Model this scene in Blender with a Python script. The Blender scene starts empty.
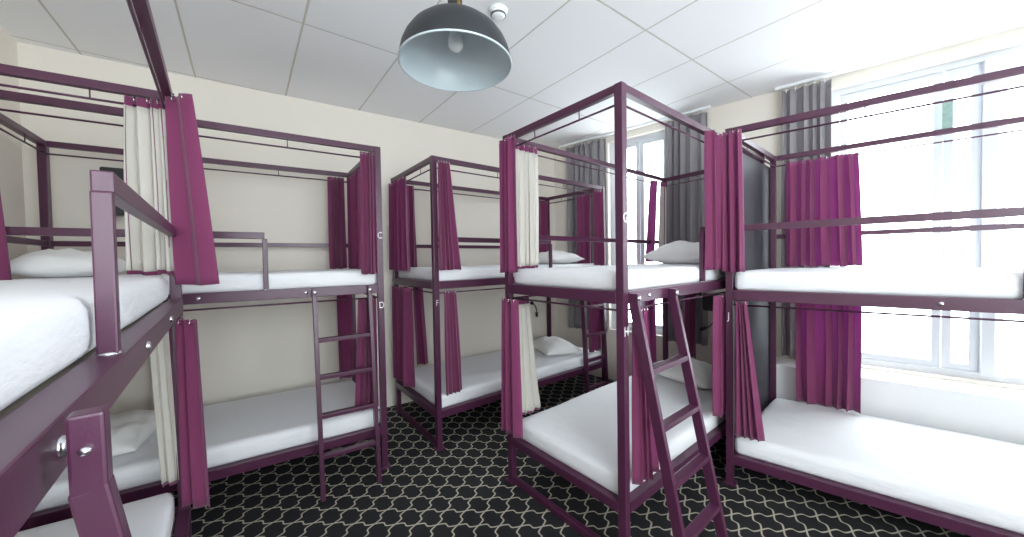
import bpy, bmesh, math, random
from mathutils import Vector, Matrix, noise
random.seed(7)
C = bpy.context.scene.collection
S = bpy.context.scene
V = Vector

# ------------------------------------------------------------------ materials
def srgb(r, g, b):
    f = lambda c: (c/255/12.92) if c/255 <= .04045 else ((c/255+.055)/1.055)**2.4
    return (f(r), f(g), f(b), 1)

def mat(name, col, rough=.6, metal=0, bump=0, bscale=60, var=0, vscale=4, spec=.5, stretch=None, sheen=0):
    m = bpy.data.materials.new(name); m.use_nodes = True
    nt = m.node_tree; b = nt.nodes['Principled BSDF']
    b.inputs['Roughness'].default_value = rough
    b.inputs['Metallic'].default_value = metal
    b.inputs['Specular IOR Level'].default_value = spec
    b.inputs['Base Color'].default_value = col
    if sheen: b.inputs['Sheen Weight'].default_value = sheen
    tc = nt.nodes.new('ShaderNodeTexCoord'); src = tc.outputs['Object']
    if stretch:
        mp = nt.nodes.new('ShaderNodeMapping'); mp.inputs['Scale'].default_value = stretch
        nt.links.new(src, mp.inputs['Vector']); src = mp.outputs[0]
    if var:
        n = nt.nodes.new('ShaderNodeTexNoise'); n.inputs['Scale'].default_value = vscale; n.inputs['Detail'].default_value = 4
        nt.links.new(src, n.inputs['Vector'])
        mx = nt.nodes.new('ShaderNodeMix'); mx.data_type = 'RGBA'
        mx.inputs['A'].default_value = [c*(1-var) for c in col[:3]]+[1]
        mx.inputs['B'].default_value = [min(1, c*(1+var)) for c in col[:3]]+[1]
        nt.links.new(n.outputs['Fac'], mx.inputs['Factor']); nt.links.new(mx.outputs['Result'], b.inputs['Base Color'])
    if bump:
        n = nt.nodes.new('ShaderNodeTexNoise'); n.inputs['Scale'].default_value = bscale; n.inputs['Detail'].default_value = 5
        nt.links.new(src, n.inputs['Vector'])
        bp = nt.nodes.new('ShaderNodeBump'); bp.inputs['Strength'].default_value = bump; bp.inputs['Distance'].default_value = .01
        nt.links.new(n.outputs['Fac'], bp.inputs['Height']); nt.links.new(bp.outputs[0], b.inputs['Normal'])
    return m

def cloth(name, col, trans=.3, weave=500, tcol=None):
    m = bpy.data.materials.new(name); m.use_nodes = True
    nt = m.node_tree; b = nt.nodes['Principled BSDF']; out = nt.nodes['Material Output']
    b.inputs['Base Color'].default_value = col; b.inputs['Roughness'].default_value = .75
    b.inputs['Specular IOR Level'].default_value = .25
    b.inputs['Sheen Weight'].default_value = .3
    t = nt.nodes.new('ShaderNodeBsdfTranslucent'); t.inputs['Color'].default_value = tcol or col
    mx = nt.nodes.new('ShaderNodeMixShader'); mx.inputs[0].default_value = trans
    nt.links.new(b.outputs[0], mx.inputs[1]); nt.links.new(t.outputs[0], mx.inputs[2])
    nt.links.new(mx.outputs[0], out.inputs['Surface'])
    tc = nt.nodes.new('ShaderNodeTexCoord'); n = nt.nodes.new('ShaderNodeTexNoise'); n.inputs['Scale'].default_value = weave
    bp = nt.nodes.new('ShaderNodeBump'); bp.inputs['Strength'].default_value = .15; bp.inputs['Distance'].default_value = .002
    nt.links.new(tc.outputs['Object'], n.inputs['Vector']); nt.links.new(n.outputs['Fac'], bp.inputs['Height'])
    nt.links.new(bp.outputs[0], b.inputs['Normal'])
    return m

M = {}
M['frame'] = mat('plum_painted_steel', srgb(74, 33, 60), rough=.34, var=.08, vscale=6, bump=.03, bscale=300)
M['curtain'] = cloth('magenta_curtain_cloth', srgb(144, 68, 108), .38, tcol=srgb(184, 112, 178))
M['lining'] = cloth('pale_lining_cloth', srgb(222, 217, 210), .30)
M['grey'] = cloth('grey_blackout_cloth', srgb(146, 142, 146), .12)
M['sheet'] = mat('white_sheet', srgb(232, 232, 236), rough=.85, bump=.6, bscale=9, stretch=(1, 1, 3), spec=.2)
M['pillow'] = mat('white_pillowcase', srgb(236, 235, 234), rough=.85, bump=.8, bscale=11, spec=.2)
M['wall'] = mat('cream_wall_paint', srgb(230, 223, 213), rough=.8, var=.015, vscale=2, bump=.06, bscale=120)
M['white'] = mat('white_gloss_paint', srgb(236, 238, 240), rough=.4)
M['sash'] = mat('window_frame_paint', srgb(212, 216, 222), rough=.45)
M['black'] = mat('black_plastic', srgb(38, 38, 40), rough=.5)
M['panel'] = mat('dark_grey_laminate', srgb(56, 55, 61), rough=.5, var=.12, vscale=3, spec=.3)
M['steel'] = mat('zinc_bolt', srgb(205, 205, 210), rough=.25, metal=1)
M['brass'] = mat('brass_screw', srgb(190, 150, 80), rough=.3, metal=1)
M['lampblack'] = mat('charcoal_enamel', srgb(30, 32, 37), rough=.45)
M['lampgrey'] = mat('pale_grey_enamel', srgb(186, 196, 202), rough=.3, var=.03, vscale=5)
M['letter'] = mat('white_letter_vinyl', srgb(235, 230, 235), rough=.5)
M['tag'] = mat('pale_green_tag', srgb(140, 165, 158), rough=.6, var=.4, vscale=25)
M['bulb'] = mat('frosted_bulb', srgb(225, 228, 228), rough=.25)
M['base'] = mat('ply_bed_base', srgb(150, 140, 130), rough=.8, var=.1, vscale=5)
M['plum_in'] = M['frame']

def glass_mat():
    m = bpy.data.materials.new('window_glass'); m.use_nodes = True; nt = m.node_tree; nt.nodes.clear()
    o = nt.nodes.new('ShaderNodeOutputMaterial'); t = nt.nodes.new('ShaderNodeBsdfTransparent'); g = nt.nodes.new('ShaderNodeBsdfGlossy')
    t.inputs[0].default_value = (.96, .98, .97, 1); g.inputs['Roughness'].default_value = .02
    f = nt.nodes.new('ShaderNodeValue'); f.outputs[0].default_value = .06
    mx = nt.nodes.new('ShaderNodeMixShader')
    nt.links.new(f.outputs[0], mx.inputs[0]); nt.links.new(t.outputs[0], mx.inputs[1]); nt.links.new(g.outputs[0], mx.inputs[2])
    nt.links.new(mx.outputs[0], o.inputs[0]); return m
M['glass'] = glass_mat()

def node_math(nt, op, a, b=None, c=None):
    n = nt.nodes.new('ShaderNodeMath'); n.operation = op
    for i, v in enumerate((a, b, c)):
        if v is None: continue
        if isinstance(v, (int, float)): n.inputs[i].default_value = v
        else: nt.links.new(v, n.inputs[i])
    return n.outputs[0]

def carpet_mat():
    m = bpy.data.materials.new('black_trellis_carpet'); m.use_nodes = True
    nt = m.node_tree; b = nt.nodes['Principled BSDF']; mm = lambda *a: node_math(nt, *a)
    tc = nt.nodes.new('ShaderNodeTexCoord'); sp = nt.nodes.new('ShaderNodeSeparateXYZ')
    nt.links.new(tc.outputs['Object'], sp.inputs[0]); x, y = sp.outputs[0], sp.outputs[1]
    xs = mm('MULTIPLY', x, 1/.186); ys = mm('MULTIPLY', y, 1/.151)
    u = mm('ADD', xs, ys); v = mm('SUBTRACT', xs, ys)
    def F(t):   # scallop with a little jog half way between the crossings
        fr = mm('FRACT', t)
        s = mm('SINE', mm('MULTIPLY', fr, math.pi))
        j = mm('TANH', mm('MULTIPLY', mm('SUBTRACT', .5, fr), 10.0))
        return mm('MULTIPLY', mm('MULTIPLY', s, j), .115)
    def dist(a, o):
        w = mm('SUBTRACT', a, F(o))
        return mm('ABSOLUTE', mm('SUBTRACT', mm('FRACT', mm('ADD', w, .5)), .5))
    d = mm('MINIMUM', dist(u, v), dist(v, u))
    mr = nt.nodes.new('ShaderNodeMapRange'); mr.interpolation_type = 'SMOOTHSTEP'
    nt.links.new(d, mr.inputs['Value'])
    mr.inputs['From Min'].default_value = .024; mr.inputs['From Max'].default_value = .055
    mr.inputs['To Min'].default_value = 1; mr.inputs['To Max'].default_value = 0
    mx = nt.nodes.new('ShaderNodeMix'); mx.data_type = 'RGBA'
    n = nt.nodes.new('ShaderNodeTexNoise'); n.inputs['Scale'].default_value = 220; nt.links.new(tc.outputs['Object'], n.inputs['Vector'])
    dk = nt.nodes.new('ShaderNodeMix'); dk.data_type = 'RGBA'
    dk.inputs['A'].default_value = srgb(24, 23, 26); dk.inputs['B'].default_value = srgb(42, 41, 44)
    nt.links.new(n.outputs['Fac'], dk.inputs['Factor'])
    nt.links.new(mr.outputs[0], mx.inputs['Factor']); nt.links.new(dk.outputs['Result'], mx.inputs['A'])
    mx.inputs['B'].default_value = srgb(176, 170, 154)
    nt.links.new(mx.outputs['Result'], b.inputs['Base Color'])
    b.inputs['Roughness'].default_value = .85; b.inputs['Specular IOR Level'].default_value = .25
    bp = nt.nodes.new('ShaderNodeBump'); bp.inputs['Strength'].default_value = .3; bp.inputs['Distance'].default_value = .004
    nt.links.new(n.outputs['Fac'], bp.inputs['Height']); nt.links.new(bp.outputs[0], b.inputs['Normal'])
    return m
M['carpet'] = carpet_mat()

def ceiling_mat():
    m = bpy.data.materials.new('ceiling_tiles'); m.use_nodes = True
    nt = m.node_tree; b = nt.nodes['Principled BSDF']; mm = lambda *a: node_math(nt, *a)
    tc = nt.nodes.new('ShaderNodeTexCoord'); sp = nt.nodes.new('ShaderNodeSeparateXYZ')
    nt.links.new(tc.outputs['Object'], sp.inputs[0])
    def d(o, off, per):
        f = mm('FRACT', mm('ADD', mm('MULTIPLY', mm('SUBTRACT', o, off), 1/per), .5))
        return mm('MULTIPLY', mm('ABSOLUTE', mm('SUBTRACT', f, .5)), per)
    dx = d(sp.outputs[0], .335, .61); dy = d(sp.outputs[1], .19, 1.205)
    dm = mm('MINIMUM', dx, dy)
    mr = nt.nodes.new('ShaderNodeMapRange'); mr.inputs['From Min'].default_value = .003; mr.inputs['From Max'].default_value = .008
    mr.inputs['To Min'].default_value = 1; mr.inputs['To Max'].default_value = 0
    nt.links.new(dm, mr.inputs['Value'])
    mx = nt.nodes.new('ShaderNodeMix'); mx.data_type = 'RGBA'
    mx.inputs['A'].default_value = srgb(238, 238, 240); mx.inputs['B'].default_value = srgb(198, 192, 184)
    nt.links.new(mr.outputs[0], mx.inputs['Factor']); nt.links.new(mx.outputs['Result'], b.inputs['Base Color'])
    bp = nt.nodes.new('ShaderNodeBump'); bp.inputs['Strength'].default_value = .6; bp.inputs['Distance'].default_value = .004; bp.invert = True
    nt.links.new(mr.outputs[0], bp.inputs['Height']); nt.links.new(bp.outputs[0], b.inputs['Normal'])
    b.inputs['Roughness'].default_value = .85
    return m
M['ceiling'] = ceiling_mat()

# ------------------------------------------------------------------ helpers
def link(name, bm, m, parent=None, smooth=False):
    me = bpy.data.meshes.new(name)
    bmesh.ops.recalc_face_normals(bm, faces=bm.faces)
    bm.to_mesh(me); bm.free()
    o = bpy.data.objects.new(name, me)
    for mm_ in (m if isinstance(m, (list, tuple)) else [m]): me.materials.append(mm_)
    if smooth:
        for p in me.polygons: p.use_smooth = True
    C.objects.link(o)
    if parent:
        o.parent = parent
        pm = parent.matrix_basis.copy(); q = parent.parent
        while q: pm = q.matrix_basis @ pm; q = q.parent
        o.matrix_parent_inverse = Matrix.Identity(4)
        me.transform(pm.inverted())          # keep the geometry where it was built
    return o
def tag(o, label, cat, group=None):
    o['label'] = label; o['category'] = cat
    if group: o['group'] = group
    return o
def empty(name, loc, label, cat, group=None):
    o = bpy.data.objects.new(name, None); o.location = loc; o.empty_display_size = .1
    C.objects.link(o); return tag(o, label, cat, group)
def struct(name, bm, m, parent=None):
    o = link(name, bm, m, parent)
    if not parent: o['kind'] = 'structure'
    return o

def add_bar(bm, p, q, w, h, side=None, bev=.003):
    """rectangular tube from p to q; w across (along side), h the other way"""
    p, q = V(p), V(q); d = (q-p); L = d.length; d.normalize()
    if side is None:
        side = d.cross(V((0, 0, 1)))
        if side.length < .05: side = V((1, 0, 0))
    side = V(side); side = (side - d*side.dot(d)).normalized(); up = side.cross(d).normalized()
    t = bmesh.new(); bmesh.ops.create_cube(t, size=1)
    for v in t.verts:
        v.co = V((v.co.x*w, v.co.y*L, v.co.z*h))
    if bev: bmesh.ops.bevel(t, geom=list(t.edges), offset=min(bev, w*.2, h*.2), segments=2, affect='EDGES', profile=.6)
    mt = Matrix((side, d, up)).transposed().to_4x4(); mt.translation = (p+q)/2
    t.transform(mt)
    me = bpy.data.meshes.new('tmp'); t.to_mesh(me); t.free(); bm.from_mesh(me); bpy.data.meshes.remove(me)
def bar(name, p, q, w, h, m, parent, side=None, bev=.003):
    bm = bmesh.new(); add_bar(bm, p, q, w, h, side, bev); return link(name, bm, m, parent)
def add_tube(bm, pts, r, seg=10, caps=True):
    pts = [V(p) for p in pts]; rings = []
    for i, p in enumerate(pts):
        d = (pts[min(i+1, len(pts)-1)]-pts[max(i-1, 0)]).normalized()
        a = d.cross(V((0, 0, 1)))
        if a.length < .1: a = d.cross(V((1, 0, 0)))
        a.normalize(); b = d.cross(a)
        rings.append([bm.verts.new(p+a*math.cos(2*math.pi*k/seg)*r+b*math.sin(2*math.pi*k/seg)*r) for k in range(seg)])
    for i in range(len(rings)-1):
        for k in range(seg):
            bm.faces.new((rings[i][k], rings[i][(k+1) % seg], rings[i+1][(k+1) % seg], rings[i+1][k]))
    if caps: bm.faces.new(rings[0]); bm.faces.new(rings[-1])
def tube(name, pts, r, m, parent, seg=10):
    bm = bmesh.new(); add_tube(bm, pts, r, seg); return link(name, bm, m, parent, True)
def add_lathe(bm, prof, c, seg=48):
    rings = []
    for r, z in prof:
        if r < 1e-5: rings.append([bm.verts.new((c[0], c[1], c[2]+z))])
        else: rings.append([bm.verts.new((c[0]+r*math.cos(2*math.pi*k/seg), c[1]+r*math.sin(2*math.pi*k/seg), c[2]+z)) for k in range(seg)])
    for a, b in zip(rings, rings[1:]):
        for k in range(seg):
            k2 = (k+1) % seg
            if len(a) == 1 and len(b) == 1: continue
            if len(a) == 1: bm.faces.new((a[0], b[k], b[k2]))
            elif len(b) == 1: bm.faces.new((a[k], a[k2], b[0]))
            else: bm.faces.new((a[k], a[k2], b[k2], b[k]))
def lathe(name, prof, c, m, parent=None, seg=48):
    bm = bmesh.new(); add_lathe(bm, prof, c, seg); return link(name, bm, m, parent, True)
def disc_bolt(name, p, n, r, m, parent):
    """domed bolt head at p, facing n"""
    bm = bmesh.new(); add_lathe(bm, [(r, -.002), (r, .002), (r*.75, .005), (0, .0065)], (0, 0, 0), 12)
    q = V(n).to_track_quat('Z', 'Y').to_matrix().to_4x4(); q.translation = V(p); bm.transform(q)
    return link(name, bm, m, parent, True)

# ------------------------------------------------------------------ the room
H = 3.0
O = V((3.89, 1.43, 0)); W = V((.196, -.981, 0)).normalized(); N = V((-W.y, W.x, 0)); N = N if N.x > 0 else -N   # along / out of the window wall
def wp(s, o, z): return O + W*s + N*o + V((0, 0, z))
def add_wbox(bm, s0, s1, o0, o1, z0, z1):
    vs = [bm.verts.new(wp(s, o, z)) for s in (s0, s1) for o in (o0, o1) for z in (z0, z1)]
    for f in ((0, 1, 3, 2), (4, 6, 7, 5), (0, 4, 5, 1), (2, 3, 7, 6), (0, 2, 6, 4), (1, 5, 7, 3)): bm.faces.new([vs[i] for i in f])
def prism(pts, z0, z1):
    bm = bmesh.new(); a = [bm.verts.new((x, y, z0)) for x, y in pts]; b = [bm.verts.new((x, y, z1)) for x, y in pts]
    bm.faces.new(a[::-1]); bm.faces.new(b)
    for i in range(len(pts)): bm.faces.new((a[i], a[(i+1) % len(pts)], b[(i+1) % len(pts)], b[i]))
    return bm
XL, YN = -1.17, -1.9
yb = lambda x: 3.82-.055*x
cor = wp(-2.33, 0, 0)
near = wp(3.42, 0, 0)
foot = [(XL-.15, YN-.15), (near.x+.2, YN-.15), (near.x+.2, YN), (cor.x+.2, cor.y+.2), (XL-.15, yb(XL)+.2)]
struct('floor', prism(foot, -.1, 0), M['carpet'])
struct('ceiling', prism(foot, H, H+.1), M['ceiling'])
struct('wall_left', prism([(XL-.12, YN-.1), (XL, YN-.1), (XL, yb(XL)+.1), (XL-.12, yb(XL)+.1)], 0, H), M['wall'])
struct('wall_back', prism([(XL, yb(XL)), (cor.x+.12, yb(cor.x+.12)), (cor.x+.12, yb(cor.x)+.13), (XL, yb(XL)+.12)], 0, H), M['wall'])
FILL_WIN = (-.9, 1.6, .85, 2.85)  # invented opening behind the camera, lets in fill daylight
bm = bmesh.new()
def add_box(bm, x0, x1, y0, y1, z0, z1):
    vs = [bm.verts.new((x, y, z)) for x in (x0, x1) for y in (y0, y1) for z in (z0, z1)]
    for f in ((0, 1, 3, 2), (4, 6, 7, 5), (0, 4, 5, 1), (2, 3, 7, 6), (0, 2, 6, 4), (1, 5, 7, 3)): bm.faces.new([vs[i] for i in f])
for b_ in ((XL, FILL_WIN[0], 0, H), (FILL_WIN[1], near.x+.1, 0, H), (FILL_WIN[0], FILL_WIN[1], 0, FILL_WIN[2]), (FILL_WIN[0], FILL_WIN[1], FILL_WIN[3], H)):
    add_box(bm, b_[0], b_[1], YN-.12, YN, b_[2], b_[3])
struct('wall_near', bm, M['wall'])
bm = bmesh.new()
for a_, b_, c_, d_ in ((FILL_WIN[0], FILL_WIN[0]+.05, FILL_WIN[2], FILL_WIN[3]), (FILL_WIN[1]-.05, FILL_WIN[1], FILL_WIN[2], FILL_WIN[3]), (.32, .38, FILL_WIN[2], FILL_WIN[3]), (FILL_WIN[0], FILL_WIN[1], FILL_WIN[2], FILL_WIN[2]+.05), (FILL_WIN[0], FILL_WIN[1], FILL_WIN[3]-.05, FILL_WIN[3])):
    add_box(bm, a_, b_, YN-.09, YN-.03, c_, d_)
w_fill = struct('window_4', bm, M['white'])  # unseen window, added only to brighten the room from behind
bm = bmesh.new(); add_box(bm, FILL_WIN[0]+.04, FILL_WIN[1]-.04, YN-.062, YN-.058, FILL_WIN[2]+.04, FILL_WIN[3]-.04); link('pane', bm, M['glass'], w_fill)
# skirting along the back wall
struct('baseboard_back', prism([(XL, yb(XL)), (3.3, yb(3.3)), (3.3, yb(3.3)-.014), (XL, yb(XL)-.014)], 0, .09), M['wall'])
# window wall with two visible openings and an unseen third added for light
T = .24
ops = [(-1.45, -.72, .62, 2.92), (.60, 2.05, .58, 2.90), (2.40, 3.2, .58, 2.90)]
bm = bmesh.new(); s = -2.45
for s0, s1, z0, z1 in ops:
    add_wbox(bm, s, s0, 0, T, 0, H); add_wbox(bm, s0, s1, 0, T, 0, z0); add_wbox(bm, s0, s1, 0, T, z1, H); s = s1
add_wbox(bm, s, 3.6, 0, T, 0, H)
struct('wall_right', bm, M['wall'])
# boxed ledge under the windows
bm = bmesh.new(); add_wbox(bm, .24, 3.4, -.27, 0, 0, .535); struct('trim_1', bm, M['white'])
bm = bmesh.new(); add_wbox(bm, .22, 3.4, -.29, .0, .535, .56); struct('trim_2', bm, M['white'])

def window(n, s0, s1, z0, z1, splits, gap=None):
    bm = bmesh.new(); f = .05; o0, o1 = .07, .13
    add_wbox(bm, s0, s0+f, o0, o1, z0, z1); add_wbox(bm, s1-f, s1, o0, o1, z0, z1)
    add_wbox(bm, s0+f, s1-f, o0, o1, z0, z0+f); add_wbox(bm, s0+f, s1-f, o0, o1, z1-f, z1)
    fr = struct('window_%d' % n, bm, M['sash'])
    edges = [s0+f]+splits+[s1-f]
    for k, (a, b) in enumerate(zip(edges, edges[1:])):
        if gap == k: continue
        bm = bmesh.new(); g = .045; a += .003; b -= .003; zz0, zz1 = z0+f+.004, z1-f-.004
        add_wbox(bm, a, a+g, .085, .12, zz0, zz1); add_wbox(bm, b-g, b, .085, .12, zz0, zz1)
        add_wbox(bm, a+g, b-g, .085, .12, zz0, zz0+g); add_wbox(bm, a+g, b-g, .085, .12, zz1-g, zz1)
        sash = link('sash', bm, M['sash'], fr)
        if b-a > .12:
            bm = bmesh.new(); add_wbox(bm, a+g-.002, b-g+.002, .1, .104, zz0+g-.002, zz1-g+.002); link('pane', bm, M['glass'], sash)
    return fr
window(1, *ops[0], [(-1.085)])
w2 = window(2, *ops[1], [1.225, 1.405], gap=2)
window(3, *ops[2], [2.8])  # out of view, an extra window added for its daylight
# fixed upright where the open casement hangs
bm = bmesh.new(); add_wbox(bm, 1.405, 1.462, .03, .13, .63, 2.85); link('mullion', bm, M['sash'], w2)
# casement of window 2 standing open outwards
h0 = wp(1.455, .10, 0); dr = V((.80, -.60, 0)).normalized(); nr = V((.60, .80, 0)).normalized()
def leaf(bm, a, b, z0, z1, t=.04):
    vs = [bm.verts.new(h0+dr*s_+nr*o+V((0, 0, z))) for s_ in (a, b) for o in (-t/2, t/2) for z in (z0, z1)]
    for f in ((0, 1, 3, 2), (4, 6, 7, 5), (0, 4, 5, 1), (2, 3, 7, 6), (0, 2, 6, 4), (1, 5, 7, 3)): bm.faces.new([vs[i] for i in f])
bm = bmesh.new(); leaf(bm, 0, .07, .64, 2.84); leaf(bm, .49, .56, .64, 2.84); leaf(bm, .07, .49, .64, .72); leaf(bm, .07, .49, 2.77, 2.84)
sh = link('open_sash', bm, M['sash'], w2)
bm = bmesh.new(); leaf(bm, .068, .492, .718, 2.772, .004); link('pane', bm, M['glass'], sh)

# light-coloured pipe in the corner by the ledge
p = tube('vertical_pipe', [wp(.235, -.30, 0.0), wp(.235, -.30, 1.24)], .011, M['white'], None)
tag(p, 'thin white vertical pipe beside the dark partition board and the window ledge', 'pipe')
# ------------------------------------------------------------------ bunks
class Quad:
    def __init__(s, F0, F1, B1, B0): s.c = [V((*p, 0)) for p in (F0, F1, B1, B0)]
    def __call__(s, u, v, z=0):
        F0, F1, B1, B0 = s.c
        return F0.lerp(F1, u).lerp(B0.lerp(B1, u), v)+V((0, 0, z))
    @property
    def a(s): return (s.c[1]-s.c[0]).normalized()
    @property
    def b(s): return (s.c[3]-s.c[0]).normalized()
    @property
    def L(s): return (s.c[1]-s.c[0]).length
    @property
    def Wd(s): return (s.c[3]-s.c[0]).length

PW = .042
def letter(ch, pos, face, parent, size=.06):
    cu = bpy.data.curves.new('t', 'FONT'); cu.body = ch; cu.size = size; cu.extrude = .0008; cu.align_x = 'CENTER'; cu.align_y = 'CENTER'
    o = bpy.data.objects.new('t', cu); C.objects.link(o)
    dg = bpy.context.evaluated_depsgraph_get(); me = bpy.data.meshes.new_from_object(o.evaluated_get(dg))
    bpy.data.objects.remove(o); bpy.data.curves.remove(cu)
    bm = bmesh.new(); bm.from_mesh(me); bpy.data.meshes.remove(me)
    n = V(face).normalized(); x = V((0, 0, 1)).cross(n)
    mt = Matrix((x, V((0, 0, 1)), n)).transposed().to_4x4(); mt.translation = V(pos)+n*.0015
    bm.transform(mt @ Matrix.Diagonal((.85, 1.1, 1, 1)))
    return link('berth_letter', bm, M['letter'], parent)

def bunk(Q, label, ladoff=.045, lw=.048, deck=(1.28, 1.34), low=(.25, .31), guard=None, gpost=None, letters=(), ladder=None, top=2.325,
         backguard=True, ends=(True, True), guardtop=1.695, footbar=(0,), bolts=()):
    root = empty('bunk_bed', Q(.5, .5, 0), label, 'bunk bed', 'plum steel canopy bunk beds around the room')
    m = M['frame']
    a, b = Q.a, Q.b
    for (u, v) in ((0, 0), (1, 0), (0, 1), (1, 1)):
        po = bar('corner_post', Q(u, v, .004), Q(u, v, top), PW, PW, m, root, side=a)
        c = Q(u, v, 0); fl = bar('foot_plate', c+V((0, 0, .0)), c+V((0, 0, .012)), .075, .075, m, po, side=a)
    e = PW/2
    def rail(nm, u0, v0, u1, v1, z0, z1, w, inset=True, off=0, par=root):
        p, q = Q(u0, v0), Q(u1, v1); d = (q-p).normalized()
        if inset: p, q = p+d*e, q-d*e
        zc = (z0+z1)/2; o_ = V((0, 0, 0))
        if off: o_ = (b if abs(u1-u0) > .1 else a)*off
        return bar(nm, p+V((0, 0, zc))+o_, q+V((0, 0, zc))+o_, w, z1-z0, m, par)
    for (u0, v0, u1, v1) in ((0, 0, 1, 0), (0, 1, 1, 1), (0, 0, 0, 1), (1, 0, 1, 1)):
        rail('top_rail', u0, v0, u1, v1, top-.038, top, .034)
        p, q = Q(u0, v0, top-.085), Q(u1, v1, top-.085); d = (q-p).normalized()
        inw = (Q(.5, .5)-Q((u0+u1)/2, (v0+v1)/2)).normalized()*.012
        cr = tube('curtain_rod', [p+d*e+inw, q-d*e+inw], .0055, m, root, 8)
        for k in (.3, .7):
            c = p.lerp(q, k)+inw; tube('rod_hanger', [c, c+V((0, 0, .05))], .003, m, cr, 6)
        rail('deck_rail', u0, v0, u1, v1, deck[0], deck[1], .05)
        rail('lower_rail', u0, v0, u1, v1, low[0], low[1], .05)
        p, q = Q(u0, v0, deck[0]-.035), Q(u1, v1, deck[0]-.035)
        tube('curtain_rod', [p+d*e+inw, q-d*e+inw], .0055, m, root, 8)
    for z in (deck[1], low[1]):
        bm = bmesh.new(); k = .032
        ps = [Q(k/Q.L, k/Q.Wd), Q(1-k/Q.L, k/Q.Wd), Q(1-k/Q.L, 1-k/Q.Wd), Q(k/Q.L, 1-k/Q.Wd)]
        lo = [bm.verts.new(p_+V((0, 0, z-.03))) for p_ in ps]; hi = [bm.verts.new(p_+V((0, 0, z-.012))) for p_ in ps]
        bm.faces.new(lo[::-1]); bm.faces.new(hi)
        for i in range(4): bm.faces.new((lo[i], lo[(i+1) % 4], hi[(i+1) % 4], hi[i]))
        link('bed_base', bm, M['base'], root)
    if backguard: rail('guard_rail', 0, 1, 1, 1, 1.64, 1.675, .03)
    if guard:
        u0, u1 = guard
        p, q = Q(u0, 0), Q(u1, 0); d = (q-p).normalized()
        if u0 == 0: p = p+d*e
        if u1 == 1: q = q-d*e
        g = bar('guard_rail', p+V((0, 0, guardtop-.02)), q+V((0, 0, guardtop-.02)), .030, .04, m, root)
        for uu in gpost:
            c = Q(uu, 0)
            gp = bar('guard_post', c+V((0, 0, deck[1])), c+V((0, 0, guardtop-.04)), .027, .028, m, root, side=a)
            disc_bolt('bolt', c+V((0, 0, deck[1]))-b*.0, (0, 0, 1), .018, M['steel'], gp)
    for u in footbar:
        rail('floor_bar', u, 0, u, 1, .004, .04, .036)
    # small end guards
    for k, (uu, on) in enumerate(zip((0, 1), ends)):
        if on: rail('end_guard', uu, 0, uu, 1, 1.64, 1.675, .03)
    for uu in bolts:
        disc_bolt('bolt', Q(uu, 0, (deck[0]+deck[1])/2)-b*.026, -b, .012, M['steel'], root)
    for ch, u, z in letters:
        letter(ch, Q(u, 0, z)-b*(PW/2), -b, root)
    if ladder:
        u0, wdt, out, ztop, rz = ladder
        du = wdt/Q.L; lad = None
        base = -b
        def P(u, z, extra=0):
            k = max(0, (deck[1]-.06-z))/(deck[1]-.06)
            return Q(u, 0, z)+base*(ladoff+out*k+extra)
        lr = bpy.data.objects.new('ladder', None); lr.parent = root; C.objects.link(lr)
        c = P(u0+du/2, 0); rl = root.location; lr.location = c-rl
        for uu in (u0, u0+du):
            bm = bmesh.new()
            add_bar(bm, P(uu, .004), P(uu, deck[1]-.06), .026, lw, side=a)
            add_bar(bm, P(uu, deck[1]-.065), P(uu, ztop), .026, lw-.002, side=a)
            if lw > .04: add_bar(bm, P(uu, ztop-.003)+b*.0, P(uu, ztop-.003)+b*.075, .028, .006, side=a, bev=0)
            st = link('stile', bm, m, lr)
            disc_bolt('bolt', *((P(uu, deck[1]-.03)-b*.025, -b) if lw > .04 else (P(uu, deck[1]-.02)+a*.014, a)), .013 if lw > .04 else .005, M['steel'], st)
        for z in rz:
            bar('rung', P(u0, z)+a*.012, P(u0+du, z)-a*.012, .045, .026, m, lr)
    return root

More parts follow.
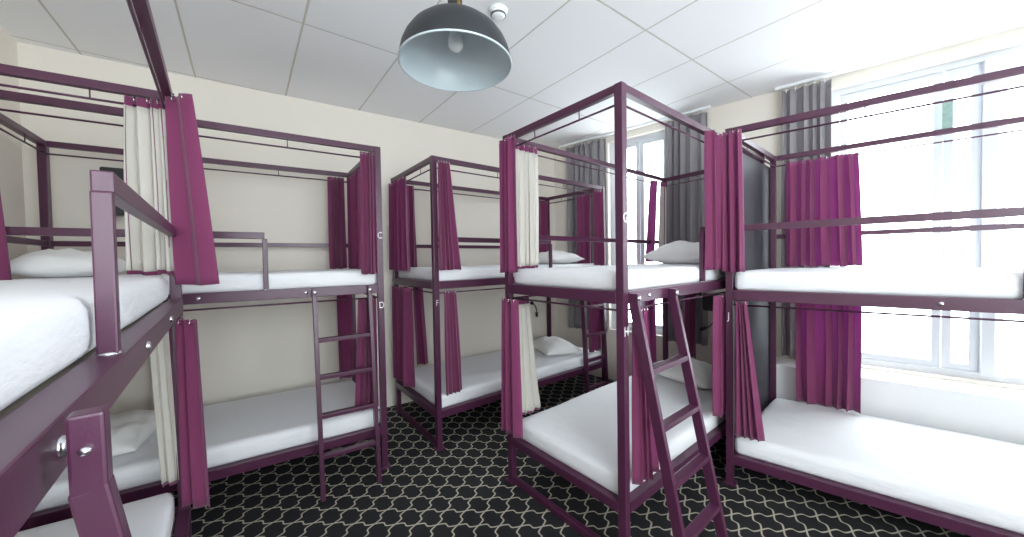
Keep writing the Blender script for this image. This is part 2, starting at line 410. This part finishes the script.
def rounded_box(Q, u0, u1, v0, v1, z0, z1, r=.035, nx=44, ny=22, nz=5, amp=.004, seed=0, sag=0):
    """soft mattress block inside the frame quad"""
    bm = bmesh.new(); bmesh.ops.create_cube(bm, size=2)
    # build a subdivided cube surface
    bm.free(); bm = bmesh.new(); cache = {}
    def vert(i, j, k):
        key = (i, j, k)
        if key in cache: return cache[key]
        x, y, z = i/nx, j/ny, k/nz
        L, Wd, Hh = Q.L*(u1-u0), Q.Wd*(v1-v0), z1-z0
        # concentrate rows at the borders
        f = lambda t: .5-.5*math.cos(math.pi*t) if True else t
        X, Y, Z = (.35*f(x)+.65*x)*L, (.35*f(y)+.65*y)*Wd, z*Hh
        ip = V((min(max(X, r), L-r), min(max(Y, r), Wd-r), min(max(Z, r), Hh-r)))
        d = V((X, Y, Z))-ip
        if d.length > 1e-6: 
            mx = max(abs(d.x), abs(d.y), abs(d.z)); d = d.normalized()*min(mx, r)
        p = ip+d
        n1 = noise.noise(V((p.x*3+seed, p.y*3, p.z*6)))*amp+noise.noise(V((p.x*14+seed, p.y*14, p.z*20)))*amp*.35
        w = V((X-L/2, Y-Wd/2, (Z-Hh/2)*6)); w.normalize()
        p = p+V((w.x*n1, w.y*n1, n1 if k == nz else 0))
        if sag and k > 0: p.z -= sag*max(0, 1-abs(y-0)*3)*math.sin(math.pi*x)
        q = Q(u0+(u1-u0)*p.x/L, v0+(v1-v0)*p.y/Wd, z0+p.z)
        cache[key] = bm.verts.new(q); return cache[key]
    def face(*ks):
        vs = [vert(*k) for k in ks]
        if len(set(vs)) == 4:
            try: bm.faces.new(vs)
            except ValueError: pass
    for i in range(nx):
        for j in range(ny):
            for k in (0, nz): face((i, j, k), (i+1, j, k), (i+1, j+1, k), (i, j+1, k))
    for i in range(nx):
        for k in range(nz):
            for j in (0, ny): face((i, j, k), (i+1, j, k), (i+1, j, k+1), (i, j, k+1))
    for j in range(ny):
        for k in range(nz):
            for i in (0, nx): face((i, j, k), (i, j+1, k), (i, j+1, k+1), (i, j, k+1))
    return bm
def mattress(Q, z0, z1, label, seed=0, m=.014, m1=None, sag=0, r=.035):
    k = m/Q.L; kv = m/Q.Wd; k1 = (m1 if m1 is not None else m)/Q.L
    o = link('mattress', rounded_box(Q, k, 1-k1, kv, 1-kv, z0, z1, seed=seed, sag=sag, r=r), M['sheet'], None, True)
    return tag(o, label, 'mattress', 'sheeted mattresses on the bunk beds')

def pillow(c, rz, label, L=.64, Wd=.44, T_=.15, tilt=(0, 0), seed=0):
    bm = bmesh.new(); n = 26; g = [[None]*(n+1) for _ in range(n+1)], [[None]*(n+1) for _ in range(n+1)]
    for side in (0, 1):
        for i in range(n+1):
            for j in range(n+1):
                if side and (i in (0, n) or j in (0, n)): g[1][i][j] = g[0][i][j]; continue
                x, y = 2*i/n-1, 2*j/n-1
                px, py = 1-.10*(1-abs(y)**1.5)*abs(x)**3, 1-.10*(1-abs(x)**1.5)*abs(y)**3
                h = max(0, (1-abs(x)**2.6))**.6*max(0, (1-abs(y)**2.6))**.6
                w = noise.noise(V((x*2.5+seed, y*2.5, side)))*.022+abs(noise.noise(V((x*6+seed, y*4, side))))*.016
                z = (h*T_*(.62 if side == 0 else -.38))+(w*h if side == 0 else 0)+T_*.38
                g[side][i][j] = bm.verts.new((x*px*L/2, y*py*Wd/2, z))
    for side in (0, 1):
        for i in range(n):
            for j in range(n):
                vs = [g[side][i][j], g[side][i+1][j], g[side][i+1][j+1], g[side][i][j+1]]
                try: bm.faces.new(vs)
                except ValueError: pass
    mt = Matrix.Translation(V(c)) @ Matrix.Rotation(rz, 4, 'Z') @ Matrix.Rotation(tilt[0], 4, 'X') @ Matrix.Rotation(tilt[1], 4, 'Y')
    bm.transform(mt)
    return tag(link('pillow', bm, M['pillow'], None, True), label, 'pillow', 'white pillows at the heads of the bunks')

def sheet_bm(top, bot, z0, z1, n, amp, th=.003, off=0, seed=0, flare=1.3, nz=22, irr=.5):
    """pleated cloth hung along the plan polyline top (height z1), its hem along bot (height z0)"""
    def sampler(pts):
        pts = [V((*p, 0)) for p in pts]; ls = [0]
        for p, q in zip(pts, pts[1:]): ls.append(ls[-1]+(q-p).length)
        def f(x):
            x = min(max(x, 0), 1)*ls[-1]
            for k in range(len(pts)-1):
                if x <= ls[k+1] or k == len(pts)-2: return pts[k].lerp(pts[k+1], (x-ls[k])/max(1e-9, ls[k+1]-ls[k]))
        return f
    ft, fb = sampler(top), sampler(bot or top)
    bm = bmesh.new(); cols = n*12
    rnd = random.Random(seed); ph = rnd.random()*6; am = [1+irr*(rnd.random()-.5)*1.6 for _ in range(n*2+3)]
    grid = [[], []]
    for s_ in (0, 1):
        for j in range(nz+1):
            t = j/nz; row = []
            for i in range(cols+1):
                x = i/cols; c = x*n
                g = lambda xx: ft(xx).lerp(fb(xx), t)
                A = g(x); d = (g(min(1, x+.06))-g(max(0, x-.06))).normalized(); nn = V((d.y, -d.x, 0))
                k = am[int(c*2) % len(am)]*(1-(c*2) % 1)+am[(int(c*2)+1) % len(am)]*((c*2) % 1)
                ang = 2*math.pi*(c+.22*math.sin(c*1.7+ph)+.05*math.sin(t*3+c+ph))
                a_ = amp*k*(.75+(flare-.75)*t**.8)
                nrm = off+(-th/2 if s_ else th/2)
                pt = A+nn*(a_*math.sin(ang)+nrm)+d*(a_*.35*math.sin(2*ang+.5))
                z = z1+(z0-z1)*t+(.004*math.sin(ang*.5+ph) if j == nz else 0)
                row.append(bm.verts.new((pt.x, pt.y, z)))
            grid[s_].append(row)
    for s_ in (0, 1):
        for j in range(nz):
            for i in range(cols):
                bm.faces.new((grid[s_][j][i], grid[s_][j][i+1], grid[s_][j+1][i+1], grid[s_][j+1][i]))
    for j in range(nz):
        for i in (0, cols): bm.faces.new((grid[0][j][i], grid[1][j][i], grid[1][j+1][i], grid[0][j+1][i]))
    for i in range(cols):
        for j in (0, nz): bm.faces.new((grid[0][j][i], grid[1][j][i], grid[1][j][i+1], grid[0][j][i+1]))
    return bm
def curtain(label, top, z0, z1, n=3, amp=.02, bot=None, lining=0, seed=0, flare=1.3, grommets=True):
    """lining: 0 none, +1/-1 the side of the cloth that carries the pale lining (+1 is right of the path)"""
    o = link('bunk_curtain', sheet_bm(top, bot, z0, z1, n, amp, seed=seed, flare=flare), M['curtain'], None, True)
    tag(o, label, 'curtain', 'magenta privacy curtains of the bunks')
    if lining:
        l = link('lining', sheet_bm(top, bot, z0+.018, z1-.045, n, amp, off=lining*.006, th=.0025, seed=seed, flare=flare), M['lining'], o, True)
        l['label'] = 'pale grey inner lining'
    if grommets:
        A, B = V((*top[0], 0)), V((*top[-1], 0)); d = (B-A).normalized(); nn = V((d.y, -d.x, 0))
        pts = [V((*p, 0)) for p in top]
        for i in range(n):
            x = (i+.5)/n*(len(pts)-1); k = min(int(x), len(pts)-2)
            c = pts[k].lerp(pts[k+1], x-k)+V((0, 0, z1-.012)); bm = bmesh.new()
            r = [c+V((0, 0, 1))*.012*math.cos(t_*math.pi/6)+nn*.012*math.sin(t_*math.pi/6) for t_ in range(13)]
            add_tube(bm, r, .0028, 6, False); link('grommet', bm, M['steel'], o, True)
    return o

QA = Quad((-.27, 2.375), (-.16, .02), (-1.09, .02), (-1.12, 2.44))
QB = Quad((-1.03, 2.77), (.785, 2.66), (.80, 3.575), (-1.03, 3.70))
QC = Quad((1.21, 2.645), (3.33, 2.715), (3.27, 3.585), (1.204, 3.565))
QD = Quad((1.45, 1.07), (3.50, 1.185), (3.55, 2.08), (1.423, 1.95))
QE = Quad((2.545, 1.04), (3.035, -1.0), (4.03, -.93), (3.57, 1.12))

bunk(QA, 'plum steel bunk bed nearest the camera, cut off by the left edge', guard=(0, .5945), gpost=[.5945], guardtop=1.676,
     ladder=(.775, .36, .20, 1.355, (.25, .49, .73, .97)), ends=(False, False), bolts=(.267, .498, .757), backguard=False, ladoff=.054, lw=.028)
bunk(QB, 'plum steel bunk bed along the cream back wall, letter D on its right post', guard=(0, .625), gpost=[.625],
     letters=[('C', 1, 1.69), ('D', 1, 1.19)], ladder=(.765, .34, .12, 1.335, (.27, .52, .765, 1.0)), ends=(True, False), bolts=(.45, .74))
bunk(QC, 'plum steel bunk bed in the far corner, letter F on its left front post', guard=(0, .60), gpost=[.60],
     letters=[('F', 0, 1.17)], ladder=(.80, .33, .06, 1.335, (.11, .40, .67, .98)), ends=(False, False))
bunk(QD, 'large plum steel bunk bed in the middle, letter H on its front post', guard=(.437, 1), gpost=[.437], low=(.262, .312), guardtop=1.69,
     letters=[('G', 0, 1.69), ('H', 0, 1.148)], ladder=(.018, .375, .27, 1.33, (.25, .48, .72, .97)), ends=(False, False), bolts=(.1,))
bunk(QE, 'plum steel bunk bed under the bright right-hand window, letter J on its post', guard=(0, .553), gpost=[.553], deck=(1.218, 1.283), low=(.14, .198), guardtop=1.70,
     letters=[('I', 0, 1.69), ('J', 0, 1.11)], ends=(False, False), footbar=(), bolts=(.43,))

mattress(QA, 1.33, 1.452, 'white upper mattress on the nearest left bunk, closest to the camera', 1, m=.022, m1=.04)
mattress(QA, .30, .43, 'white lower mattress at the bottom left corner of the photo', 2, m=.03)
mattress(QB, 1.33, 1.445, 'white upper mattress of the bunk along the back wall', 3)
mattress(QB, .30, .425, 'white lower mattress of the bunk along the back wall', 4)
mattress(QC, 1.33, 1.445, 'white upper mattress of the far corner bunk', 5)
mattress(QC, .30, .42, 'white lower mattress of the far corner bunk', 6)
mattress(QD, 1.33, 1.44, 'white upper mattress of the middle bunk lettered H', 7)
mattress(QD, .30, .42, 'white lower mattress of the middle bunk, behind its ladder', 8)
mattress(QE, 1.275, 1.402, 'white upper mattress in front of the bright right window', 9)
mattress(QE, .19, .315, 'white lower mattress under the window ledge at right', 10)

pillow(QB(.135, .42, 1.44), math.radians(88), 'white pillow on the upper bed at left, below the black box', L=.52, Wd=.40, seed=1)
pillow(QB(.20, .45, .42), math.radians(80), 'white pillow on the lower bed at left, under the near bunk', L=.60, Wd=.42, seed=2)
pillow(QC(.83, .5, 1.44), math.radians(84), 'white pillow on the upper bed of the far corner bunk', seed=3)
pillow(QC(.80, .45, .415), math.radians(72), 'white pillow on the lower bed of the far corner bunk', seed=4)
pillow(QD(.80, .50, 1.435), math.radians(88), 'plump white pillow on the upper bed of the middle bunk', T_=.19, seed=5)
pillow(QD(.80, .48, .415), math.radians(80), 'white pillow on the lower bed of the middle bunk, seen through its ladder', T_=.17, seed=6)

# ------------------------------------------------------------------ privacy curtains (plan paths)
UT, UB = 2.268, 1.43
LT = 1.245
curtain('curtain with its pale lining facing the camera, upper nearest bunk', [(-.405, 2.372), (-.315, 2.345), (-.262, 2.325)], 1.46, 2.275, n=4, amp=0.022,
        bot=[(-.412, 2.355), (-.315, 2.33), (-.235, 2.29)], lining=1, seed=1)
curtain('broad magenta curtain hanging at the corner post of the upper nearest bunk', [(-.262, 2.305), (-.18, 2.20)], 1.41, 2.285, n=2, amp=0.016,
        bot=[(-.25, 2.28), (-.105, 2.15)], seed=51, flare=1.2)
curtain('strip of pale-lined curtain on the lower nearest bunk, left of the magenta one', [(-.375, 2.372), (-.30, 2.36)], .445, LT-.01, n=2, amp=0.012,
        bot=[(-.345, 2.372), (-.285, 2.36)], lining=1, seed=2, flare=1.1)
curtain('smooth magenta curtain hanging to the lower nearest bunk at its corner post', [(-.272, 2.325), (-.185, 2.235)], .35, LT, n=2, amp=0.012,
        bot=[(-.272, 2.315), (-.165, 2.22)], seed=52, flare=1.1)
curtain('magenta curtain at the very left edge, beside the left pillow', [(-1.02, 2.725), (-.915, 2.72)], UB-.02, UT, n=2, amp=0.022, bot=[(-1.02, 2.725), (-.865, 2.712)], seed=3)
curtain('magenta curtain on the upper right post of the bunk lettered C and D', [(.662, 2.632), (.755, 2.625)], UB-.01, UT, n=4, amp=0.019, bot=[(.65, 2.632), (.755, 2.625)], seed=4)
curtain('magenta curtain on the back rail of the upper wall bunk, right end', [(.62, 3.545), (.74, 3.54)], UB+.02, UT, n=3, amp=0.022, seed=5)
curtain('pinker magenta curtain across the right end of the upper wall bunk', [(.775, 3.10), (.785, 3.52)], UB+.02, UT, n=5, amp=0.024, seed=6)
curtain('magenta curtain behind the ladder of the lower wall bunk', [(.64, 2.70), (.755, 2.69)], .445, LT, n=4, amp=0.022, bot=[(.60, 2.72), (.755, 2.70)], seed=7)
curtain('narrow magenta curtain on the back rail of the lower wall bunk', [(.66, 3.54), (.79, 3.535)], .45, LT, n=2, amp=0.019, seed=8)
curtain('pleated magenta curtain on the left front post of the upper far bunk', [(1.222, 2.605), (1.34, 2.61)], UB, 2.29, n=5, amp=0.019, bot=[(1.215, 2.605), (1.43, 2.615)], seed=9)
curtain('bright magenta curtain across the foot of the upper far bunk', [(1.172, 3.13), (1.17, 3.58)], UB-.01, UT, n=4, amp=0.022, seed=10)
curtain('magenta curtain on the back rail of the upper far bunk, left end', [(1.30, 3.535), (1.41, 3.535)], UB+.01, UT, n=2, amp=0.022, seed=11)
curtain('pleated magenta curtain beside the letter F on the lower far bunk', [(1.255, 2.61), (1.37, 2.615)], .43, LT+.015, n=4, amp=0.017, bot=[(1.255, 2.61), (1.42, 2.62)], seed=12)
curtain('magenta curtain across the foot of the lower far bunk', [(1.172, 3.12), (1.17, 3.57)], .36, LT+.02, n=3, amp=0.024, seed=13)
curtain('magenta curtain at the back left of the lower far bunk', [(1.36, 3.535), (1.48, 3.535)], .44, LT+.01, n=2, amp=0.022, bot=[(1.38, 3.535), (1.53, 3.535)], seed=14)
curtain('purple backlit curtain on the front right post of the upper far bunk', [(3.14, 2.675), (3.30, 2.68)], UB, UT, n=4, amp=0.019, seed=15)
curtain('purple curtain across the head of the upper far bunk', [(3.28, 3.05), (3.29, 2.86)], UB, UT, n=3, amp=0.019, seed=16)
curtain('dark magenta curtain on the back rail of the upper far bunk, head end', [(3.05, 3.54), (3.23, 3.545)], UB, UT, n=3, amp=0.019, seed=17)
curtain('purple curtain behind the small ladder of the lower far bunk', [(3.10, 2.735), (3.29, 2.745)], .44, LT, n=4, amp=0.019, seed=18)
curtain('magenta curtain outside the left post of the upper middle bunk', [(1.375, 1.985), (1.38, 1.80)], UB-.01, 2.285, n=3, amp=.014, seed=19, flare=1.1)
curtain('white-lined curtain beside the left post of the upper middle bunk', [(1.455, 1.915), (1.665, 1.922)], UB+.01, 2.28, n=4, amp=.014, lining=1, seed=61, flare=1.1)
curtain('magenta curtain outside the left post of the lower middle bunk', [(1.378, 1.975), (1.382, 1.81)], .36, LT, n=3, amp=.013, bot=[(1.37, 1.985), (1.375, 1.79)], seed=20)
curtain('white-lined curtain beside the left post of the lower middle bunk', [(1.455, 1.915), (1.57, 1.92)], .44, LT, n=4, amp=.012, bot=[(1.455, 1.915), (1.66, 1.922)], lining=1, seed=62, flare=1.1)
curtain('purple curtain at the far post of the upper middle bunk, beside the pillow', [(3.22, 2.045), (3.40, 2.05)], UB+.03, UT, n=2, amp=0.017, bot=[(3.12, 2.045), (3.33, 2.05)], seed=21)
curtain('pale-lined curtain end on the far post of the upper middle bunk', [(3.42, 2.04), (3.50, 2.045)], UB+.03, UT, n=2, amp=0.017, bot=[(3.36, 2.04), (3.50, 2.045)], lining=1, seed=22)
curtain('magenta curtain over the guard rail end of the upper middle bunk', [(2.335, 1.07), (2.53, 1.075)], UB-.01, 2.285, n=3, amp=.024, seed=23)
curtain('dark magenta curtain behind the left pillow of the lower wall bunk', [(-.56, 3.63), (-.43, 3.625)], .47, LT, n=3, amp=.014, seed=63)
curtain('long magenta curtain behind the ladder foot of the middle bunk, letter H', [(1.495, 1.028), (1.60, 1.034)], .40, LT+.01, n=4, amp=0.016, bot=[(1.50, 1.028), (1.70, 1.034)], seed=24)
curtain('purple curtain at the far side of the lower middle bunk', [(3.08, 2.03), (3.26, 2.04)], .46, LT, n=3, amp=0.019, seed=25)
curtain('dark magenta curtain at the head end of the lower middle bunk', [(3.49, 1.86), (3.485, 1.72)], .52, LT, n=2, amp=0.019, seed=26)
curtain('narrow magenta strip of curtain left of the letter J post', [(2.44, 1.08), (2.60, 1.086)], .46, LT, n=3, amp=0.017, seed=27)
curtain('magenta curtain on the left post of the upper window bunk', [(2.490, 1.055), (2.512, .955)], UB-.03, 2.295, n=3, amp=.024, bot=[(2.488, 1.055), (2.513, .94)], seed=28)
curtain('magenta curtain flaring outwards beside the letter J post', [(2.517, .995), (2.533, .935)], .35, 1.215, n=4, amp=.017, bot=[(2.50, .995), (2.552, .835)], seed=29)
curtain('wide purple curtain glowing against the right window, upper bunk', [(3.525, 1.02), (3.62, .61)], 1.415, 2.245, n=6, amp=0.026, bot=[(3.525, 1.02), (3.63, .59)], seed=30)
curtain('wide purple curtain under the upper window mattress, lower bunk', [(3.53, .96), (3.615, .59)], .33, 1.19, n=5, amp=0.029, bot=[(3.54, .96), (3.62, .59)], seed=31)

# ------------------------------------------------------------------ grey window curtains on ceiling tracks
def wpl(s, o): p_ = wp(s, o, 0); return (p_.x, p_.y)
def grey_curtain(label, s0, s1, n, z0, amp, bot=None, seed=0):
    o = link('window_curtain', sheet_bm([wpl(s0, -.075), wpl(s1, -.075)], [wpl(*q) for q in bot] if bot else None, z0, 2.95, n, amp, seed=seed, flare=1.1), M['grey'], None, True)
    tag(o, label, 'curtain', 'long grey window curtains')
    for i in range(n):
        c = wp(s0+(s1-s0)*(i+.5)/n, -.075, 2.955); bm = bmesh.new(); add_tube(bm, [c+V((0, 0, -.02)), c+V((0, 0, .02))], .004, 6)
        link('hook', bm, M['white'], o, True)
for lab, s0, s1 in (('white curtain track at the ceiling above the far window', -2.1, -.3), ('white curtain track at the ceiling above the near right window', .22, 2.3)):
    bm = bmesh.new(); add_wbox(bm, s0, s1, -.09, -.06, 2.976, 2.9995); tag(link('curtain_track', bm, M['white']), lab, 'curtain track')
grey_curtain('long grey curtain left of the far window, in the room corner', -1.99, -1.44, 6, .60, .03, seed=41)
grey_curtain('long grey curtain right of the far window, behind the middle bunk', -.74, -.33, 5, .60, .035, seed=42)
grey_curtain('long grey curtain left of the bright right window, above the ledge', .27, .59, 5, .60, .03, seed=43)

# ------------------------------------------------------------------ partition board
pd = (V((3.562, 1.146, 0))-V((2.60, 1.080, 0))).normalized()
bm = bmesh.new(); add_bar(bm, V((2.60, 1.080, 1.13)), V((3.562, 1.146, 1.13)), .010, 2.22, bev=.001)
tag(link('partition_board', bm, M['panel']), 'tall dark grey board closing the end of the window bunk', 'partition board')

# ------------------------------------------------------------------ shelf boxes and reading lamps
def box_obj(name, c, dims, rz, m, parent=None, bev=.006):
    bm = bmesh.new(); bmesh.ops.create_cube(bm, size=1)
    for v in bm.verts: v.co = V((v.co.x*dims[0], v.co.y*dims[1], v.co.z*dims[2]))
    bmesh.ops.bevel(bm, geom=list(bm.edges), offset=bev, segments=2, affect='EDGES')
    bm.transform(Matrix.Translation(V(c)) @ Matrix.Rotation(rz, 4, 'Z')); return link(name, bm, m, parent)
BOXB = (-.70, 3.79, 2.035)
LB0, LB1, LB2 = (-.76, 3.80, 1.858), (-.76, 3.76, 1.84), (-.765, 3.74, 1.80)
LC0, LC1, LC2 = (3.02, 3.64, .93), (3.02, 3.55, .93), (3.04, 3.57, .80)
bx = box_obj('wall_box', BOXB, (.18, .13, .33), -.055, M['black'])
tag(bx, 'black box on the back wall above the upper left pillow', 'wall box')
box_obj('lid', (BOXB[0], BOXB[1]-.068, BOXB[2]+.11), (.135, .006, .07), -.055, M['black'], bx, .002)
bx = box_obj('wall_box', (3.70, 1.60, 1.05), (.20, .24, .15), 0, M['black'])
tag(bx, 'small black box at the head of the lower middle bunk', 'wall box')
box_obj('lid', (3.598, 1.60, 1.06), (.006, .18, .07), 0, M['black'], bx, .002)
def reading_lamp(label, base, elbow, head, r=.022):
    t = empty('reading_lamp', base, label, 'lamp')
    c = V(base); d = (V(elbow)-c).normalized()
    bm = bmesh.new(); add_tube(bm, [c-d*.012, c+d*.012], r, 14); link('lamp_base', bm, M['black'], t, True)
    pts = []; A, B, D = c, V(elbow), V(head)
    for i in range(11):
        k = i/10; pts.append(A*(1-k)**2+B*2*k*(1-k)+D*k*k)
    bm = bmesh.new(); add_tube(bm, pts, .006, 8); link('flexible_neck', bm, M['black'], t, True)
    dd = (D-B).normalized(); bm = bmesh.new(); add_tube(bm, [D-dd*.01, D+dd*.045], .017, 14); link('lamp_head', bm, M['black'], t, True)
reading_lamp('small black reading lamp under the black box, far left', LB0, LB1, LB2)
reading_lamp('small black reading lamp on the back wall of the far lower bunk', LC0, LC1, LC2)
reading_lamp('small black reading lamp with a bent neck at the head of the lower middle bunk', (3.615, 1.60, .962), (3.60, 1.60, .84), (3.60, 1.70, .80), .03)

# ------------------------------------------------------------------ pendant lamp and smoke detector
pc = (.6386, 1.1806, 2.213)
t = empty('pendant_lamp', pc, 'black dome pendant lamp with a pale grey inside and one bulb', 'pendant lamp')
R_ = .201
outer = [(R_, 0), (R_*.992, .018), (R_*.96, .046), (R_*.895, .076), (R_*.79, .106), (R_*.64, .132), (R_*.46, .149), (R_*.27, .158), (.03, .162)]
lathe('lamp_shade', outer+[(.03, .160)]+[(r-.0015, max(0, z-.0015)) for r, z in reversed(outer)], pc, M['lampblack'], t, 72)
inner = [(max(.02, r-.0035), z-.0035 if z > .01 else .001) for r, z in outer]
bm = bmesh.new(); add_lathe(bm, inner+[(.02, .157)]+[(max(.02, r-.0045), z-.0045 if z > .01 else .0005) for r, z in reversed(outer)], pc, 72); o = link('shade_lining', bm, M['lampgrey'], t, True); o['label'] = 'pale grey enamel inside of the shade'
bm = bmesh.new(); add_tube(bm, [V(pc)+V((R_*math.cos(k*math.pi/36), R_*math.sin(k*math.pi/36), 0)) for k in range(73)], .0035, 8, False); link('rim', bm, M['lampgrey'], t, True)
lathe('socket', [(0, .158), (.034, .158), (.034, .183), (.026, .193), (.026, .235), (.012, .25), (0, .25)], pc, M['black'], t, 28)
lathe('bulb_holder', [(0, .158), (.021, .158), (.021, .14), (.016, .135), (0, .135)], pc, M['lampgrey'], t, 28)
lathe('bulb', [(.012, .138), (.014, .128), (.024, .105), (.0285, .082), (.026, .064), (.015, .052), (0, .048)], pc, M['bulb'], t, 32)
for k in range(3):
    an = k*2.09+.5; c = V(pc)+V((.030*math.cos(an), .030*math.sin(an), .190)); bm = bmesh.new(); add_tube(bm, [c, c+V((0, 0, .022))], .006, 10); link('screw', bm, M['brass'], t, True)
bm = bmesh.new(); add_tube(bm, [V(pc)+V((0, 0, .245)), V((pc[0], pc[1], 2.975))], .004, 8); link('cord', bm, M['black'], t, True)
lathe('ceiling_rose', [(0, 2.96), (.05, 2.96), (.055, 2.97), (.055, 3.0), (0, 3.0)], (pc[0], pc[1], 0), M['black'], t, 28)
sd = (1.262, 1.795, 2.999)
t = empty('smoke_detector', sd, 'round white smoke detector on the ceiling beside the pendant lamp', 'smoke detector')
lathe('base_plate', [(0, 0), (.056, 0), (.056, -.012), (.05, -.016), (0, -.016)], sd, M['white'], t, 36)
lathe('sensor_housing', [(.046, -.015), (.046, -.03), (.036, -.042), (.018, -.047), (0, -.047)], sd, M['white'], t, 36)
lathe('sensor_slot', [(.0405, -.0365), (.044, -.036), (.0435, -.0325), (.0465, -.0325), (.0465, -.029), (.04, -.029)], sd, M['black'], t, 36)
# tag hanging in the window
tg = empty('hanging_tag', wp(1.225, -.01, 2.30), 'small pale green and blue tag hanging from the right window frame', 'tag')
bm = bmesh.new(); add_wbox(bm, 1.205, 1.255, -.012, -.009, 2.36, 2.60); link('card', bm, M['tag'], tg)
bm = bmesh.new(); add_tube(bm, [wp(1.23, -.0105, 2.598), wp(1.228, .03, 2.66), wp(1.226, .083, 2.70)], .0015, 6); link('string', bm, M['white'], tg)


# ------------------------------------------------------------------ camera, light
cam = bpy.data.cameras.new('camera'); co = bpy.data.objects.new('camera', cam); C.objects.link(co)
cam.sensor_width = 36; cam.lens = 360/1024*36; cam.clip_start = .02
right, upv, back_ = V((.80247332, -.5964572, -.01659462)), V((.02739382, .00904525, .99958379)), V((-.59605885, -.80259392, .02359781))
mt = Matrix((right, upv, back_)).transposed().to_4x4(); mt.translation = V((0, 0, 1.5)); co.matrix_world = mt
S.camera = co

w = bpy.data.worlds.new('world'); S.world = w; w.use_nodes = True
bg = w.node_tree.nodes['Background']; bg.inputs[0].default_value = (.88, .945, 1, 1); bg.inputs[1].default_value = 13.8
for k, (s0, s1, z0, z1) in enumerate(ops):
    l = bpy.data.lights.new('window_portal', 'AREA'); l.shape = 'RECTANGLE'; l.size = s1-s0; l.size_y = z1-z0
    l.cycles.is_portal = True
    o = bpy.data.objects.new('window_portal', l); C.objects.link(o)
    z = N; x = V((0, 0, 1)).cross(z).normalized(); y = z.cross(x)
    m4 = Matrix((x, y, z)).transposed().to_4x4(); m4.translation = wp((s0+s1)/2, .2, (z0+z1)/2); o.matrix_world = m4
l = bpy.data.lights.new('window_portal', 'AREA'); l.shape = 'RECTANGLE'; l.size = FILL_WIN[1]-FILL_WIN[0]; l.size_y = FILL_WIN[3]-FILL_WIN[2]; l.cycles.is_portal = True  # portal for the added fill window behind the camera
o = bpy.data.objects.new('window_portal', l); C.objects.link(o); o.location = ((FILL_WIN[0]+FILL_WIN[1])/2, YN-.1, (FILL_WIN[2]+FILL_WIN[3])/2); o.rotation_euler = (math.pi/2, 0, 0)
vs = S.view_settings; vs.view_transform = 'Standard'; vs.look = 'None'; vs.gamma = 1; vs.exposure = 0; vs.use_curve_mapping = False
S.cycles.max_bounces = 14; S.cycles.diffuse_bounces = 8; S.cycles.transparent_max_bounces = 16
